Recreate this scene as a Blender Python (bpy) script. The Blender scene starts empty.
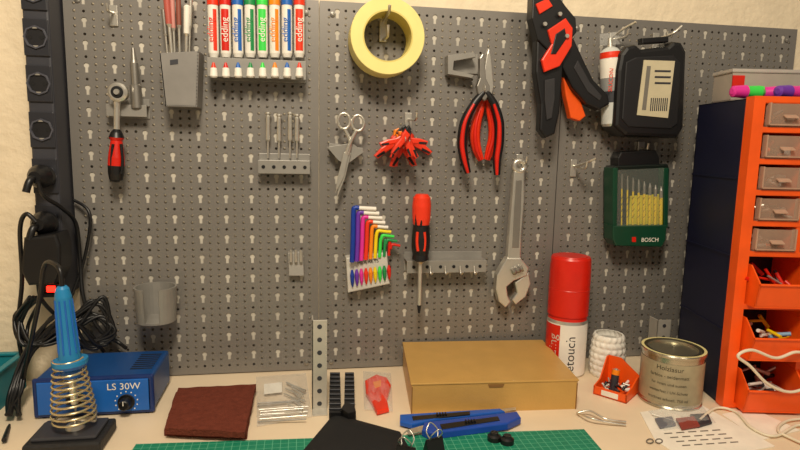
import bpy, bmesh, math, random
from mathutils import Vector, Matrix, noise
random.seed(4)
sc=bpy.context.scene
sc.view_settings.view_transform='Standard'
DZ=0.75; F=578.0
rad=math.radians
CAM=Vector((0,-0.95,DZ+0.385))
R=Matrix.Rotation(rad(-9.5),3,'Z')@Matrix.Rotation(rad(90-8),3,'X')@Matrix.Rotation(rad(1.2),3,'Z')
FW=R@Vector((0,0,-1))
def ray(px,py): return R@Vector(((px-400)/F,(225-py)/F,-1))
def B(px,py,off=0.0):
    d=ray(px,py); return CAM+d*((-off-CAM.y)/d.y)
def T(px,py,h=0.0):
    d=ray(px,py); return CAM+d*((DZ+h-CAM.z)/d.z)
def mpp(p): return (p-CAM).dot(FW)/F
# ---------- materials
def lin(h):
    h=h.lstrip('#'); o=[]
    for i in (0,2,4):
        c=int(h[i:i+2],16)/255
        o.append(c/12.92 if c<=0.04045 else ((c+0.055)/1.055)**2.4)
    return o+[1]
MC={}
def M(name,hexc,rough=0.5,metal=0.0,alpha=1.0,emis=0,bump=0.0,bscale=200,var=0.08,vscale=30,trans=0,spec=0.5):
    if name in MC: return MC[name]
    m=bpy.data.materials.new(name); m.use_nodes=True
    nt=m.node_tree; b=nt.nodes['Principled BSDF']
    c=lin(hexc)
    tc=nt.nodes.new('ShaderNodeTexCoord')
    nz=nt.nodes.new('ShaderNodeTexNoise'); nz.inputs['Scale'].default_value=vscale; nz.inputs['Detail'].default_value=4
    nt.links.new(tc.outputs['Object'],nz.inputs['Vector'])
    rp=nt.nodes.new('ShaderNodeValToRGB')
    rp.color_ramp.elements[0].position=0.3; rp.color_ramp.elements[1].position=0.7
    rp.color_ramp.elements[0].color=[x*(1-var) for x in c[:3]]+[1]
    rp.color_ramp.elements[1].color=[min(1,x*(1+var)) for x in c[:3]]+[1]
    nt.links.new(nz.outputs['Fac'],rp.inputs['Fac'])
    nt.links.new(rp.outputs['Color'],b.inputs['Base Color'])
    b.inputs['Roughness'].default_value=rough; b.inputs['Metallic'].default_value=metal
    b.inputs['Alpha'].default_value=alpha
    b.inputs['Transmission Weight'].default_value=trans
    b.inputs['Specular IOR Level'].default_value=spec
    if emis:
        b.inputs['Emission Color'].default_value=c; b.inputs['Emission Strength'].default_value=emis
    if bump:
        n2=nt.nodes.new('ShaderNodeTexNoise'); n2.inputs['Scale'].default_value=bscale; n2.inputs['Detail'].default_value=5
        nt.links.new(tc.outputs['Object'],n2.inputs['Vector'])
        bp=nt.nodes.new('ShaderNodeBump'); bp.inputs['Strength'].default_value=bump; bp.inputs['Distance'].default_value=0.004
        nt.links.new(n2.outputs['Fac'],bp.inputs['Height']); nt.links.new(bp.outputs['Normal'],b.inputs['Normal'])
    MC[name]=m; return m
wallm=M('plaster','#ecdcbf',0.9,bump=0.8,bscale=60,var=0.05)
boardm=M('board_grey','#827e79',0.36,metal=0.25,var=0.05,vscale=6)
keym=M('keyhole_lit_tab','#c3bdb0',0.5,var=.2,vscale=14)  # pale tone stands in for lit wall seen through the keyholes
deskm=M('desk_birch','#e8d4b6',0.5,var=0.05,vscale=12)
steel=M('steel','#d6d2c8',0.28,metal=0.75)
steeld=M('steel_dark','#9a968f',0.35,metal=0.7)
holdm=M('holder_grey','#98958f',0.38,metal=0.3)
black=M('black_plastic','#121214',0.4)
blackm=M('black_matte','#0e0e10',0.8)
dgrey=M('dark_grey','#33343a',0.5)
red=M('red_plastic','#d3200e',0.35)
redo=M('red_orange','#e8381a',0.35)
orange=M('orange_plastic','#f25a12',0.4)
white=M('white_plastic','#ece8de',0.45)
blue=M('blue_plastic','#1a62b8',0.4)
blued=M('blue_dark','#143a9c',0.35)
navy=M('navy_plastic','#0f1330',0.5)
green=M('green','#1d8a4a',0.4); greenb=M('green_bright','#3ddb50',0.4); yellow=M('yellow','#f3d516',0.4)
purple=M('purple','#6b34a8',0.4); magenta=M('magenta','#e0329c',0.4); orangeb=M('orange_bright','#f58a12',0.4)
clear=M('clear_plastic','#e6e6e2',0.12,alpha=0.18,var=0.02)
cover=M('clear_cover','#c8d0c8',0.1,alpha=0.07,var=0.02)
clearg=M('clear_drawer','#cfae98',0.2,alpha=0.32,var=0.05)
dedge=M('drawer_edge','#c9a48c',.3,alpha=.75)
tapem=M('tape_yellow','#ecdf8e',0.6,var=0.04); tapein=M('tape_core','#d9c873',0.7)
cardb=M('cardboard','#c49a54',0.42,bump=0.08,bscale=300,var=0.05); cardd=M('cardboard_edge','#8a6230',0.8)
beige=M('label_beige','#c9bfa0',0.6)
labelw=M('label_white','#efeade',0.6)
# ---------- builder
class G:
    def __init__(s,name): s.n=name; s.v=[]; s.f=[]; s.m=[]; s.s=[]; s.mats=[]
    def mi(s,m):
        if m not in s.mats: s.mats.append(m)
        return s.mats.index(m)
    def add(s,vs,fs,m,smooth=False):
        o=len(s.v); s.v+= [Vector(x) for x in vs]
        for k,f in enumerate(fs):
            s.f.append([o+i for i in f]); s.m.append(s.mi(m)); s.s.append(smooth)
    def addbm(s,bm,m,smooth=False):
        bm.verts.index_update()
        s.add([v.co.copy() for v in bm.verts],[[v.index for v in f.verts] for f in bm.faces],m,smooth); bm.free()
    def ext(s,pts,vec,m,bev=0.0):
        bm=bmesh.new(); a=[bm.verts.new(p) for p in pts]; b=[bm.verts.new(Vector(p)+vec) for p in pts]
        n=len(pts)
        try:
            f1=bm.faces.new(a); bm.faces.new(b[::-1])
        except ValueError: bm.free(); return
        for i in range(n): bm.faces.new((a[i],b[i],b[(i+1)%n],a[(i+1)%n]))
        bmesh.ops.recalc_face_normals(bm,faces=bm.faces)
        if bev>0:
            bmesh.ops.bevel(bm,geom=list(f1.edges),offset=bev,segments=2,profile=0.5,affect='EDGES',clamp_overlap=True)
        s.addbm(bm,m)
    def pr(s,pts,off,th,m,bev=0.0012):   # outline on a plane parallel to the board
        s.ext([B(x,y,off) for x,y in pts],Vector((0,th,0)),m,bev)
    def dk(s,pts,h,th,m,bev=0.001):      # outline on plane parallel to the desk
        s.ext([T(x,y,h) for x,y in pts],Vector((0,0,-th)),m,bev)
    def box(s,c,size,m,bev=0.001,rot=None):
        bm=bmesh.new(); bmesh.ops.create_cube(bm,size=1)
        for v in bm.verts: v.co=Vector((v.co.x*size[0],v.co.y*size[1],v.co.z*size[2]))
        if bev>0: bmesh.ops.bevel(bm,geom=list(bm.edges),offset=bev,segments=2,profile=0.5,affect='EDGES',clamp_overlap=True)
        r=rot if rot else Matrix.Identity(3)
        for v in bm.verts: v.co=r@v.co+Vector(c)
        s.addbm(bm,m)
    def tube(s,pts,r,m,seg=10,cap=True):
        pts=[Vector(p) for p in pts]; n=len(pts)
        rs=r if isinstance(r,(list,tuple)) else [r]*n
        vs=[];fs=[]; up=None
        for i in range(n):
            t=(pts[min(i+1,n-1)]-pts[max(i-1,0)])
            if t.length<1e-9: t=Vector((0,0,1))
            t.normalize()
            if up is None:
                up=t.orthogonal().normalized()
            else:
                up=(up-t*up.dot(t)); 
                up=up.normalized() if up.length>1e-6 else t.orthogonal().normalized()
            w=t.cross(up)
            for k in range(seg):
                a=2*math.pi*k/seg; vs.append(pts[i]+(up*math.cos(a)+w*math.sin(a))*rs[i])
        for i in range(n-1):
            for k in range(seg):
                fs.append((i*seg+k,i*seg+(k+1)%seg,(i+1)*seg+(k+1)%seg,(i+1)*seg+k))
        s.add(vs,fs,m,True)
        if cap:
            s.add(vs[:seg],[list(range(seg))[::-1]],m); s.add(vs[-seg:],[list(range(seg))],m)
    def lathe(s,base,axis,prof,m,seg=28,cap=True):  # prof [(h,r[,mat])]
        axis=Vector(axis).normalized(); u=axis.orthogonal().normalized(); w=axis.cross(u); base=Vector(base)
        rings=[[base+axis*p[0]+(u*math.cos(2*math.pi*k/seg)+w*math.sin(2*math.pi*k/seg))*p[1] for k in range(seg)] for p in prof]
        for i in range(len(prof)-1):
            mm=prof[i+1][2] if len(prof[i+1])>2 else m
            flat=abs(prof[i+1][0]-prof[i][0])<1e-6
            s.add(rings[i]+rings[i+1],[(k,(k+1)%seg,seg+(k+1)%seg,seg+k) for k in range(seg)],mm,not flat)
        if cap:
            s.add(rings[0],[list(range(seg))[::-1]],prof[0][2] if len(prof[0])>2 else m)
            s.add(rings[-1],[list(range(seg))],prof[-1][2] if len(prof[-1])>2 else m)
    def rod(s,p0,p1,off,prof,m,seg=20):  # prof [(t, r_px[,mat])]
        a=B(p0[0],p0[1],off); b=B(p1[0],p1[1],off); k=mpp(a); L=(b-a).length
        s.lathe(a,b-a,[(q[0]*L,q[1]*k)+tuple(q[2:]) for q in prof],m,seg)
    def wire(s,pts,off,rpx,m,seg=8,sm=True):
        P=[B(p[0],p[1],p[2] if len(p)>2 else off) for p in pts]
        r=rpx*mpp(P[0]) if not isinstance(rpx,(list,tuple)) else None
        if sm: 
            if r is None:
                rr=[x*mpp(P[0]) for x in rpx]; Q,rr2=spl(P,rr); s.tube(Q,rr2,m,seg)
            else: s.tube(spl(P)[0],r,m,seg)
        else: s.tube(P,r if r is not None else [x*mpp(P[0]) for x in rpx],m,seg)
    def text(s,t,mapf,size,m,ext=0.0001,align='CENTER'):
        cu=bpy.data.curves.new('t','FONT'); cu.body=t; cu.size=size; cu.extrude=ext; cu.align_x=align; cu.align_y='CENTER'; cu.resolution_u=3
        ob=bpy.data.objects.new('t',cu); sc.collection.objects.link(ob)
        bpy.context.view_layer.update()
        me=bpy.data.meshes.new_from_object(ob.evaluated_get(bpy.context.evaluated_depsgraph_get()))
        vs=[mapf(v.co) for v in me.vertices]; fs=[list(p.vertices) for p in me.polygons]
        s.add(vs,fs,m); bpy.data.objects.remove(ob); bpy.data.meshes.remove(me); bpy.data.curves.remove(cu)
    def done(s):
        lo=Vector([min(v[i] for v in s.v) for i in range(3)]); hi=Vector([max(v[i] for v in s.v) for i in range(3)])
        c=Vector(((lo.x+hi.x)/2,(lo.y+hi.y)/2,lo.z))
        me=bpy.data.meshes.new(s.n); me.from_pydata([v-c for v in s.v],[],s.f); 
        for m in s.mats: me.materials.append(m)
        me.polygons.foreach_set('material_index',s.m); me.polygons.foreach_set('use_smooth',s.s); me.update()
        o=bpy.data.objects.new(s.n,me); o.location=c; sc.collection.objects.link(o); return o
def spl(P,rr=None,n=7):
    Q=[];q=[]
    for i in range(len(P)-1):
        p0=P[max(i-1,0)];p1=P[i];p2=P[i+1];p3=P[min(i+2,len(P)-1)]
        for k in range(n):
            t=k/n
            Q.append(0.5*((2*p1)+(p2-p0)*t+(2*p0-5*p1+4*p2-p3)*t*t+(3*p1-p0-3*p2+p3)*t**3))
            if rr: q.append(rr[i]*(1-t)+rr[i+1]*t)
    Q.append(P[-1]); 
    if rr: q.append(rr[-1])
    return Q,q
def facing(p,rot=0):
    Rm=Matrix.Rotation(rad(90),3,'X')@Matrix.Rotation(rad(rot),3,'Z')
    return lambda c: Rm@c+p
# ---------- room
g=G('wall_back'); g.box((0,0.062,1.25),(4,0.1,2.5),wallm,0); g.done()
g=G('wall_left'); g.box((-1.45,-1.2,1.25),(0.1,2.5,2.5),wallm,0); g.done()
g=G('floor'); g.box((0,-1.2,-0.05),(4,2.7,0.1),M('floor_grey','#8b8378',0.7),0); g.done()
g=G('workbench'); g.box((0.1,-0.34,DZ-0.015),(2.4,0.70,0.03),deskm,0.002)
for x in (-1.0,1.2):
    for y in (-0.62,-0.06): g.box((x,y,(DZ-0.03)/2),(0.05,0.05,DZ-0.03),steeld,0.002)
g.box((0.1,-0.06,DZ-0.07),(2.2,0.03,0.08),steeld,0.002)
g.done()
# ---------- pegboard with real holes
xs=[B(73,190).x,B(319,190).x,B(556,190).x,B(780,190).x]
ZT=B(560,15).z; ZB=DZ+0.002
def ring(cx,cz,x0,x1,z0,z1,rf,extra=(),n=8):
    A=set([2*math.pi*k/n for k in range(n)])
    for x,z in ((x0,z0),(x1,z0),(x0,z1),(x1,z1)):
        A.add(math.atan2(z-cz,x-cx)%(2*math.pi))
    for e in extra: A.add(e%(2*math.pi))
    A=sorted(A); B2=[A[0]]
    for a in A[1:]:
        if a-B2[-1]>1e-4: B2.append(a)
    out=[];inn=[]
    for a in B2:
        c,s_=math.cos(a),math.sin(a)
        t=min(((x1-cx)/c if c>1e-9 else (x0-cx)/c if c<-1e-9 else 1e9),((z1-cz)/s_ if s_>1e-9 else (z0-cz)/s_ if s_<-1e-9 else 1e9))
        out.append((cx+c*t,cz+s_*t)); r=rf(a); inn.append((cx+c*r,cz+s_*r))
    return out,inn
KR,KW,KL=0.0040,0.0022,0.0105
def keyr(a):
    c,s_=math.cos(a),math.sin(a)
    if s_<0:
        sl=min(KW/abs(c) if abs(c)>1e-9 else 1e9, KL/abs(s_))
        return max(KR,sl)
    return KR
kx=[-math.pi/2+e*math.atan(KW/KL) for e in(-1,1)]+[-math.pi/2+e*math.asin(KW/KR) for e in (-1,1)]
for pi in range(3):
    g=G('perforated_pegboard')
    x0,x1=xs[pi]+0.0008,xs[pi+1]-0.0008
    mg=0.008; nx=round((x1-x0-2*mg)/0.0385); cx=(x1-x0-2*mg)/nx; nz=round((ZT-ZB-2*mg)/0.0325); cz=(ZT-ZB-2*mg)/nz
    vs=[];fs=[]
    def rg(out,inn):
        o=len(vs);n=len(out)
        vs.extend([Vector((x,0,z)) for x,z in out]); vs.extend([Vector((x,0,z)) for x,z in inn]); vs.extend([Vector((x,0.0012,z)) for x,z in inn])
        for k in range(n):
            j=(k+1)%n
            fs.append((o+k,o+j,o+n+j,o+n+k)); fs.append((o+n+k,o+n+j,o+2*n+j,o+2*n+k))
    for i in range(nx):
        for j in range(nz):
            X=x0+mg+i*cx; Z=ZB+mg+j*cz; sx=cx/3; sz=cz/3
            for a in range(3):
                for b in range(3):
                    if a==1 and b in(1,2): continue
                    ccx=X+(a+.5)*sx; ccz=Z+(b+.5)*sz
                    rg(*ring(ccx,ccz,X+a*sx,X+(a+1)*sx,Z+b*sz,Z+(b+1)*sz,lambda a_:0.0021))
            rg(*ring(X+1.5*sx,Z+2.35*sz,X+sx,X+2*sx,Z+sz,Z+3*sz,keyr,kx,12))
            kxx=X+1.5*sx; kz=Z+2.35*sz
            g.add([(kxx-.0055,.0014,kz-.0125),(kxx+.0055,.0014,kz-.0125),(kxx+.0055,.0014,kz+.0055),(kxx-.0055,.0014,kz+.0055)],[(0,1,2,3)],keym)  # tab added behind each keyhole so it reads as brightly lit
    g.add(vs,fs,boardm)
    for (a0,a1,b0,b1) in ((x0,x0+mg,ZB,ZT),(x1-mg,x1,ZB,ZT),(x0+mg,x1-mg,ZB,ZB+mg),(x0+mg,x1-mg,ZT-mg,ZT)):
        g.add([(a0,0,b0),(a1,0,b0),(a1,0,b1),(a0,0,b1)],[(0,1,2,3)],boardm)
    for (a0,b0,a1,b1) in ((x0,ZB,x0,ZT),(x1,ZB,x1,ZT),(x0,ZB,x1,ZB),(x0,ZT,x1,ZT)):
        g.add([(a0,0,b0),(a1,0,b1),(a1,0.0118,b1),(a0,0.0118,b0)],[(0,1,2,3)],boardm)
    for sx_ in (x0+0.02,x1-0.02):
        for sz_ in (ZB+0.012,ZT-0.02):
            g.lathe((sx_,0.0,sz_),(0,-1,0),[(0,0.0045),(0.002,0.004),(0.003,0.001)],steeld,12)
    g.done()
# ---------- helpers for board hardware
def rack(g,x0,x1,y0,y1,off=0.03,n=0,m=holdm):
    a=B(x0,y0,off); b=B(x1,y1,off)
    z1=a.z; z0=b.z
    g.box(((a.x+b.x)/2,-0.0012,(z0+z1)/2+0.004),(b.x-a.x,0.0016,abs(z1-z0)+0.012),m,0.0004)
    g.box(((a.x+b.x)/2,-off/2,z1-0.001),(b.x-a.x,off,0.0018),m,0.0004)
    g.box(((a.x+b.x)/2,-off,(z0+z1)/2),(b.x-a.x,0.0016,abs(z1-z0)),m,0.0004)
    for i in range(n):
        x=a.x+(b.x-a.x)*(i+.5)/n
        g.lathe((x,-off-0.001,(z0+z1)/2),(0,-1,0),[(0,0.0028),(0.0006,0.0028)],blackm,12)
def hook(g,px,py,length=0.04,r=0.002,m=steel):
    a=B(px,py,0); z=a.z
    g.box((a.x,-0.0018,z),(0.012,0.003,0.03),m,0.001)
    P=[Vector((a.x,-.002,z+0.004)),Vector((a.x,-length*0.5,z+0.002)),Vector((a.x,-length*0.9,z+0.002)),Vector((a.x,-length,z+0.012))]
    g.tube(spl(P)[0],r,m,8)
# ---------- power strip
g=G('power_strip')
x0=B(31,150,.045).x; x1=B(57,150,.045).x; z0=B(45,298,.045).z; z1=B(45,-30,.045).z
g.box(((x0+x1)/2,-0.0175,(z0+z1)/2),(x1-x0,0.055,z1-z0),M('strip_body','#3a3b42',.4),0.003)
xm=(x0+x1)/2; w=(x1-x0)/2
for py in (-8,38,84,130,176,222,262):
    zc=B(45,py,.045).z
    g.box((xm,-0.0465,zc),(2*w*0.96,0.003,0.05),M('strip_front','#2c2d33',0.35),0.001)
    g.lathe((xm,-0.0475,zc),(0,-1,0),[(0,w*0.94),(0.003,w*0.92),(0.003,w*0.80),(0.0005,w*0.76)],M('socket_ring_highlight','#50515a',.3),8,cap=False)  # ring colour lightened to carry the highlight on the socket rim
    g.lathe((xm,-0.0478,zc),(0,-1,0),[(0,w*0.78),(0.0003,w*0.78)],M('socket_floor','#131317',0.5),24)
    for dx in(-0.0075,0.0075): g.lathe((xm+dx,-0.048,zc),(0,-1,0),[(0,0.0028),(0.0006,0.0028)],blackm,10)
    for dz in(-1,1): g.box((xm,-0.049,zc+dz*w*0.72),(0.006,0.003,0.002),steel,0)
zc=B(48,288,.045).z
g.box((xm,-0.048,zc),(0.022,0.006,0.016),black,0.001)
g.box((xm,-0.051,zc),(0.012,0.004,0.009),M('neon_red','#ff1c10',0.3,emis=7),0.001)
g.done()
# ---------- plugs and cables
def plug(px,py,s=1.0):
    g=G('power_plug'); zc=B(px,py,.05).z
    g.lathe((xm,-0.0512,zc),(0,-1,0),[(0,0.016*s),(0.012,0.017*s),(0.022,0.013*s),(0.03,0.008*s)],black,18)
    P=[Vector((xm,-0.07,zc)),Vector((xm-0.004,-0.085,zc-0.004)),Vector((xm-0.008,-0.09,zc-0.02))]
    g.tube(spl(P)[0],0.005,black)
    return g,zc
g,zc=plug(38,176); P=[(38,182,.09),(44,196,.085),(62,208,.06),(76,224,.03),(80,260,.02),(84,300,.03),(100,330,.03),(118,342,.02),(126,348,.03)]
g.wire(P,0,2.2,black); g.done()
g,zc=plug(34,222); P=[(36,222,.09),(26,214,.09),(20,230,.08),(22,280,.06),(18,330,.05),(24,366,.05)]
g.wire(P,0,2.2,black); g.done()
g=G('power_adapter')
g.pr([(23,238),(56,234),(60,246),(60,270),(54,284),(28,286),(20,272)],.093,.041,black,0.004)
g.wire([(38,284,.08),(42,300,.07),(60,318,.05),(86,330,.03),(104,352,.02)],0,2,black); g.done()
g=G('cable_bundle')
for i in range(9):
    r0=random.uniform
    P=[(34+r0(-8,8),300+r0(-4,4),.075),(22+r0(-8,8),320+r0(-8,8),.05),(30+r0(-8,10),345,.07),(64+r0(-8,8),330+r0(-8,8),.05),(96+r0(-12,8),306+r0(-10,16),.03),(114+r0(-8,6),330+r0(-6,8),.03),(92+r0(-20,12),345+r0(-4,4),.04),(60+r0(-8,12),322+r0(-10,8),.06),(30,350+r0(-8,8),.07),(14+r0(-5,8),392,.10),(10+r0(-5,12),415,.14)]
    g.wire(P,0,1.9,black,6)
g.wire([(74,200,.01),(90,215,.02),(84,260,.02),(70,300,.03),(58,330,.05)],0,1.6,black)
g.done()
# ---------- ratchet and its holder
g=G('tool_holder_bracket'); rack(g,106,147,104,117,.02,0); 
g.rod((133,48),(137,108),.018,[(0,1.5),(.2,3),(.25,4),(.6,4),(.62,5.5),(1,5.5)],steeld)
g.done()
g=G('peg_hook'); hook(g,114,16,.03); g.done()
g=G('ratchet_wrench')
c=B(117,92,.038); k=mpp(c)
g.lathe(c,(0,1,0),[(0,7.5*k),(0.002,9.5*k),(0.012,9.5*k),(0.014,8*k)],steel,24)
g.lathe(c+Vector((0,-.0005,0)),(0,-1,0),[(0,6*k),(0.001,5*k)],blackm,18)
g.lathe(c+Vector((0,-.0015,0)),(0,-1,0),[(0,3.2*k),(0.003,2.6*k)],steel,12)
g.rod((117,99),(116,182),.03,[(0,4),(.1,3),(.36,3),(.4,5.5,black),(.46,7.4,black),(.5,5.6,red),(.7,7.8,red),(.8,8,red),(.9,7.6,black),(.97,6.4,black),(1,3,black)],steel)
for s_ in(-1,1): g.wire([(117+s_*4,144),(117+s_*5.5,160),(117+s_*4.5,174)],.039,1.5,black)
g.done()
# ---------- plastic cup with blades
g=G('tool_cup')
def cupbox(g,pts,off,depth,m,t=0.002,bottom=True):
    P=[B(x,y,off) for x,y in pts]
    g.ext(P,Vector((0,t,0)),m,0.0006)
    y=Vector((0,depth,0))
    for a,b in ((P[0],P[3]),(P[1],P[2])):
        d=Vector((t if a is P[0] else -t,0,0))
        g.ext([a,b,b+y,a+y],d,m)
    g.ext([P[3],P[2],P[2]+y,P[3]+y],Vector((0,0,t)),m)
    g.ext([p+y for p in P],Vector((0,-t,0)),m)
cupbox(g,[(159,53),(199,51),(197,107),(165,106)],.045,.044,M('cup_grey','#85827e',.45))
g.pr([(170,60),(178,59),(178,64),(170,65)],.0455,.001,dgrey,0)
g.done()
for p0,p1,w_,m_ in (((166,-8),(172,56),3.4,M('old_rose','#b5564a',0.5)),((163,8),(168,60),2.2,steeld),((178,-10),(180,60),2.6,M('brown_handle','#8a4c3c',0.5)),((187,5),(186,62),3.2,white),((191,-10),(189,62),2,steel),((172,-4),(175,60),2.4,M('pink_handle','#c98a80',.5))):
    g=G('craft_file'); g.rod(p0,p1,.022+0.002*w_,[(0,w_*.5),(.03,w_),(.5,w_*.9),(.55,w_*.5,steel),(1,w_*.45,steel)],m_,12); g.done()
# ---------- markers
g=G('marker_rack'); rack(g,207,306,57,80,.032,0); g.done()
cols=[redo,red,blue,green,greenb,orangeb,blue,redo]
for i in range(8):
    px=214+i*12.2; c=cols[i]
    g=G('marker_pen'); a=B(px,60,.018); k=mpp(a)
    def zf(py): return B(px,py,.018).z-a.z
    g.lathe((a.x,-.018,a.z+.0035),(0,0,1),[(0,4*k,white),(0.006,5.2*k,white),(zf(8),5.2*k,white),(zf(8),5.6*k,c),(zf(0),5.6*k,c),(zf(-20),5.2*k,c),(zf(-32),4.2*k,c)],c,18)
    z0,z1=a.z+zf(54)+.004,a.z+zf(10)
    r=5.3*k; vs=[]
    full=i%3==1
    for q in range(7):
        an=-math.pi/2-(0.75 if full else -.1)+q*(0.25 if full else .12)
        vs+=[(a.x+r*math.cos(an),-.018+r*math.sin(an),z0),(a.x+r*math.cos(an),-.018+r*math.sin(an),z1)]
    g.add(vs,[(2*q,2*q+2,2*q+3,2*q+1) for q in range(6)],c)
    g.text('edding',facing(Vector((a.x-(0 if full else 1.6)*k,-.018-5.5*k,(z0+z1)/2)),90),0.0135,labelw if full else c)
    b=B(px,63,.0335); h=b.z-B(px,78,.0335).z
    g.lathe((b.x,-.0385,b.z),(0,0,-1),[(0,1.0*k,c),(h*.35,2.6*k,c),(h*.4,3.4*k,white),(h*.9,4*k,white),(h,3*k,white)],white,14)
    g.done()
# ---------- precision drivers
g=G('driver_rack'); rack(g,258,310,160,174,.024,5); g.done()
for i,px in enumerate((268,279,290,297)):
    g=G('precision_screwdriver'); g.rod((px,112+2*(i%2)),(px,158),.012,[(0,3),(.04,3.2),(.06,2),(.1,2.2),(.6,2.4),(.65,1),(1,.9)],steel,12); g.done()
g=G('bit_holder_clip'); g.pr([(288,253),(303,252),(304,276),(289,276)],.014,.013,M('clip_light','#a3a09a',.4))
for px in(291,296,301): g.rod((px,250),(px,262),.018,[(0,1.4),(1,1.6)],steel,8)
g.done()
# ---------- ring cup
g=G('solder_cup_holder')
c=B(157,320,.032); k=mpp(c); zt=B(157,286,.032).z-c.z; r=20*k
vs=[];fs=[];n=30
for i in range(n+1):
    a=math.radians(-90+22)+i*math.radians(360-44)/n
    rb=r*0.92
    for rr,z in((rb,0),(r,zt),(r-0.003,zt),(rb-0.003,0.003)):
        vs.append((c.x+rr*math.cos(a),-.034+rr*math.sin(a),c.z+z))
for i in range(n):
    for q in range(4): fs.append((i*4+q,(i+1)*4+q,(i+1)*4+(q+1)%4,i*4+(q+1)%4))
fs+= [(0,1,2,3),(n*4,n*4+1,n*4+2,n*4+3)]
g.add(vs,fs,holdm,False)
g.lathe((c.x,-.034,c.z),(0,0,1),[(0,r*.9),(0.003,r*.92)],holdm,24)
g.pr([(141,284),(174,284),(177,300),(140,300)],.006,.0055,holdm)
g.done()
# ---------- tape roll on a hook
g=G('masking_tape_roll')
c=B(388,36,.062); k=mpp(c); ro=37.5*k; ri=24*k
g.lathe(c,(0,1,0),[(0,ri),(0,ri+1.5*k,tapein),(0,ro-.5*k,tapem),(0.0008,ro,tapem),(0.05,ro,tapem),(0.05,ri,tapem),(0,ri,tapein)],tapein,56,cap=False)
g.done()
g=G('peg_hook'); a=c+Vector((0,0,ri))
g.tube([Vector((a.x,-.003,a.z-.0035)),Vector((a.x,-.07,a.z-.0035)),Vector((a.x,-.075,a.z+.006))],.0025,steel)
g.box((a.x,-.003,a.z-.015),(.012,.004,.04),steel,.001)
g.tube([Vector((a.x,-.003,a.z-.032)),Vector((a.x,-.06,a.z-.036)),Vector((a.x,-.064,a.z-.02))],.0022,steel)
g.done()
# ---------- scissors
g=G('scissors')
for cx_,cy_ in((344,121),(358,123)):
    P=[B(cx_+6.2*math.cos(t*math.pi/6),cy_+8*math.sin(t*math.pi/6),.03) for t in range(13)]
    g.tube(P,1.5*mpp(P[0]),steel,8)
g.wire([(345,129),(350,142),(348,155)],.03,1.8,steel); g.wire([(356,131),(350,143),(346,155)],.032,1.8,steel)
g.pr([(346,152),(351,153),(345,178),(337,198),(339,178)],.03,.0025,steel,.0005)
g.pr([(344,152),(349,152),(344,176),(335,194),(338,176)],.034,.0025,steel,.0005)
g.done()
g=G('scissors_holder'); g.pr([(327,147),(352,143),(364,152),(346,165),(338,160)],.025,.0018,holdm,.0004); g.pr([(329,143),(363,148),(363,153),(329,150)],.024,.023,holdm,.0004); g.done()
# ---------- mini clamps
def clamp(px,py,ang,off,s=1.0):
    g=G('spring_clamp')
    def tr(pts,fl):
        o=[]
        for x,y in pts:
            x*=fl; a=math.radians(ang); X=(x*math.cos(a)-y*math.sin(a))*s; Y=(x*math.sin(a)+y*math.cos(a))*s; o.append((px+X,py+Y))
        return o
    for fl in(1,-1):
        g.pr(tr([(-1,-12),(3,-13),(5.5,-5),(1.5,3),(-4,12),(-8,20),(-13,19),(-10,9),(-5,0),(-4,-5)],fl),off+.004*fl,.010,redo,.002)
        g.pr(tr([(-1,-11),(2,-17),(5.5,-13),(4,-7)],fl),off+.004*fl+.001,.012,orangeb if ang%2 else black,.001)
        g.pr(tr([(-6,10),(-4,12),(-9,19),(-11,18)],fl),off+.004*fl+.0006,.001,blackm,.0002)
    g.rod((px,py),(px+.5,py),off+.008,[(0,2.6),(1,2.6)],steel,10)
    g.done()
clamp(394,144,25,.018,1.0); clamp(412,142,-30,.018,1.0); clamp(403,146,-2,.034,1.05); clamp(399,141,50,.050,.85); clamp(409,141,-55,.050,.85); clamp(405,139,10,.066,.85)
g=G('peg_hook'); hook(g,408,122,.075,.0018); g.done()
# ---------- hex keys
g=G('hex_key_set')
g.pr([(346,258),(387,252),(390,284),(348,293)],.024,.023,M('holder_light','#cbc7bd',0.4),.002)
kc=[blued,purple,magenta,redo,orangeb,yellow,greenb,green,red]
for i,c in enumerate(kc):
    x=352+i*4.6; yt=208+i*4.6; xe=x+24-i*1.6; rr=2.5-0.13*i
    g.wire([(x,262-i*.8),(x+1,240),(x+1.5,yt+4),(x+3,yt),(x+7,yt)],.03-.0015*i+.004,rr,c,8)
    g.wire([(x+6,yt),(xe,yt+1)],.03-.0015*i+.004,rr*.9,white if i<5 else c,8,sm=False)
    g.rod((x,270-i*.6),(x+.6,287-i*.9),.027,[(0,1),(.3,2.2),(.7,1.8),(1,.5)],c,8)
g.text('HEX KEYS',facing(B(368,262,.0245),6),0.008,dgrey)
g.done()
# ---------- screwdriver
g=G('screwdriver_rack'); rack(g,407,486,261,272,.03,6)
for px in(430,445,460,474): g.wire([(px,266,.031),(px+1,274,.036),(px+3,272,.042)],0,1,steel,6)
g.done()
g=G('screwdriver')
g.rod((422,194),(419,313),.045,[(0,6,redo),(.03,8.8,redo),(.1,9.6,redo),(.2,9.2,redo),(.25,8.2,redo),(.27,8.4,black),(.36,9.4,black),(.44,9.4,black),(.5,8,black),(.54,8.6,black),(.56,4,black),(.58,2.1,steel),(.93,2.1,steel),(.97,1.6,blackm),(1,1,blackm)],redo)
for s_ in(-1,0,1): g.wire([(422+s_*5,202),(422+s_*5.5,214),(421+s_*5,226)],.0575-abs(s_)*.004,1.2,black)
for s_ in(-1,1): g.wire([(421+s_*3.5,232),(421+s_*4,242),(421+s_*3,251)],.058,1.5,redo)
g.done()
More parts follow.
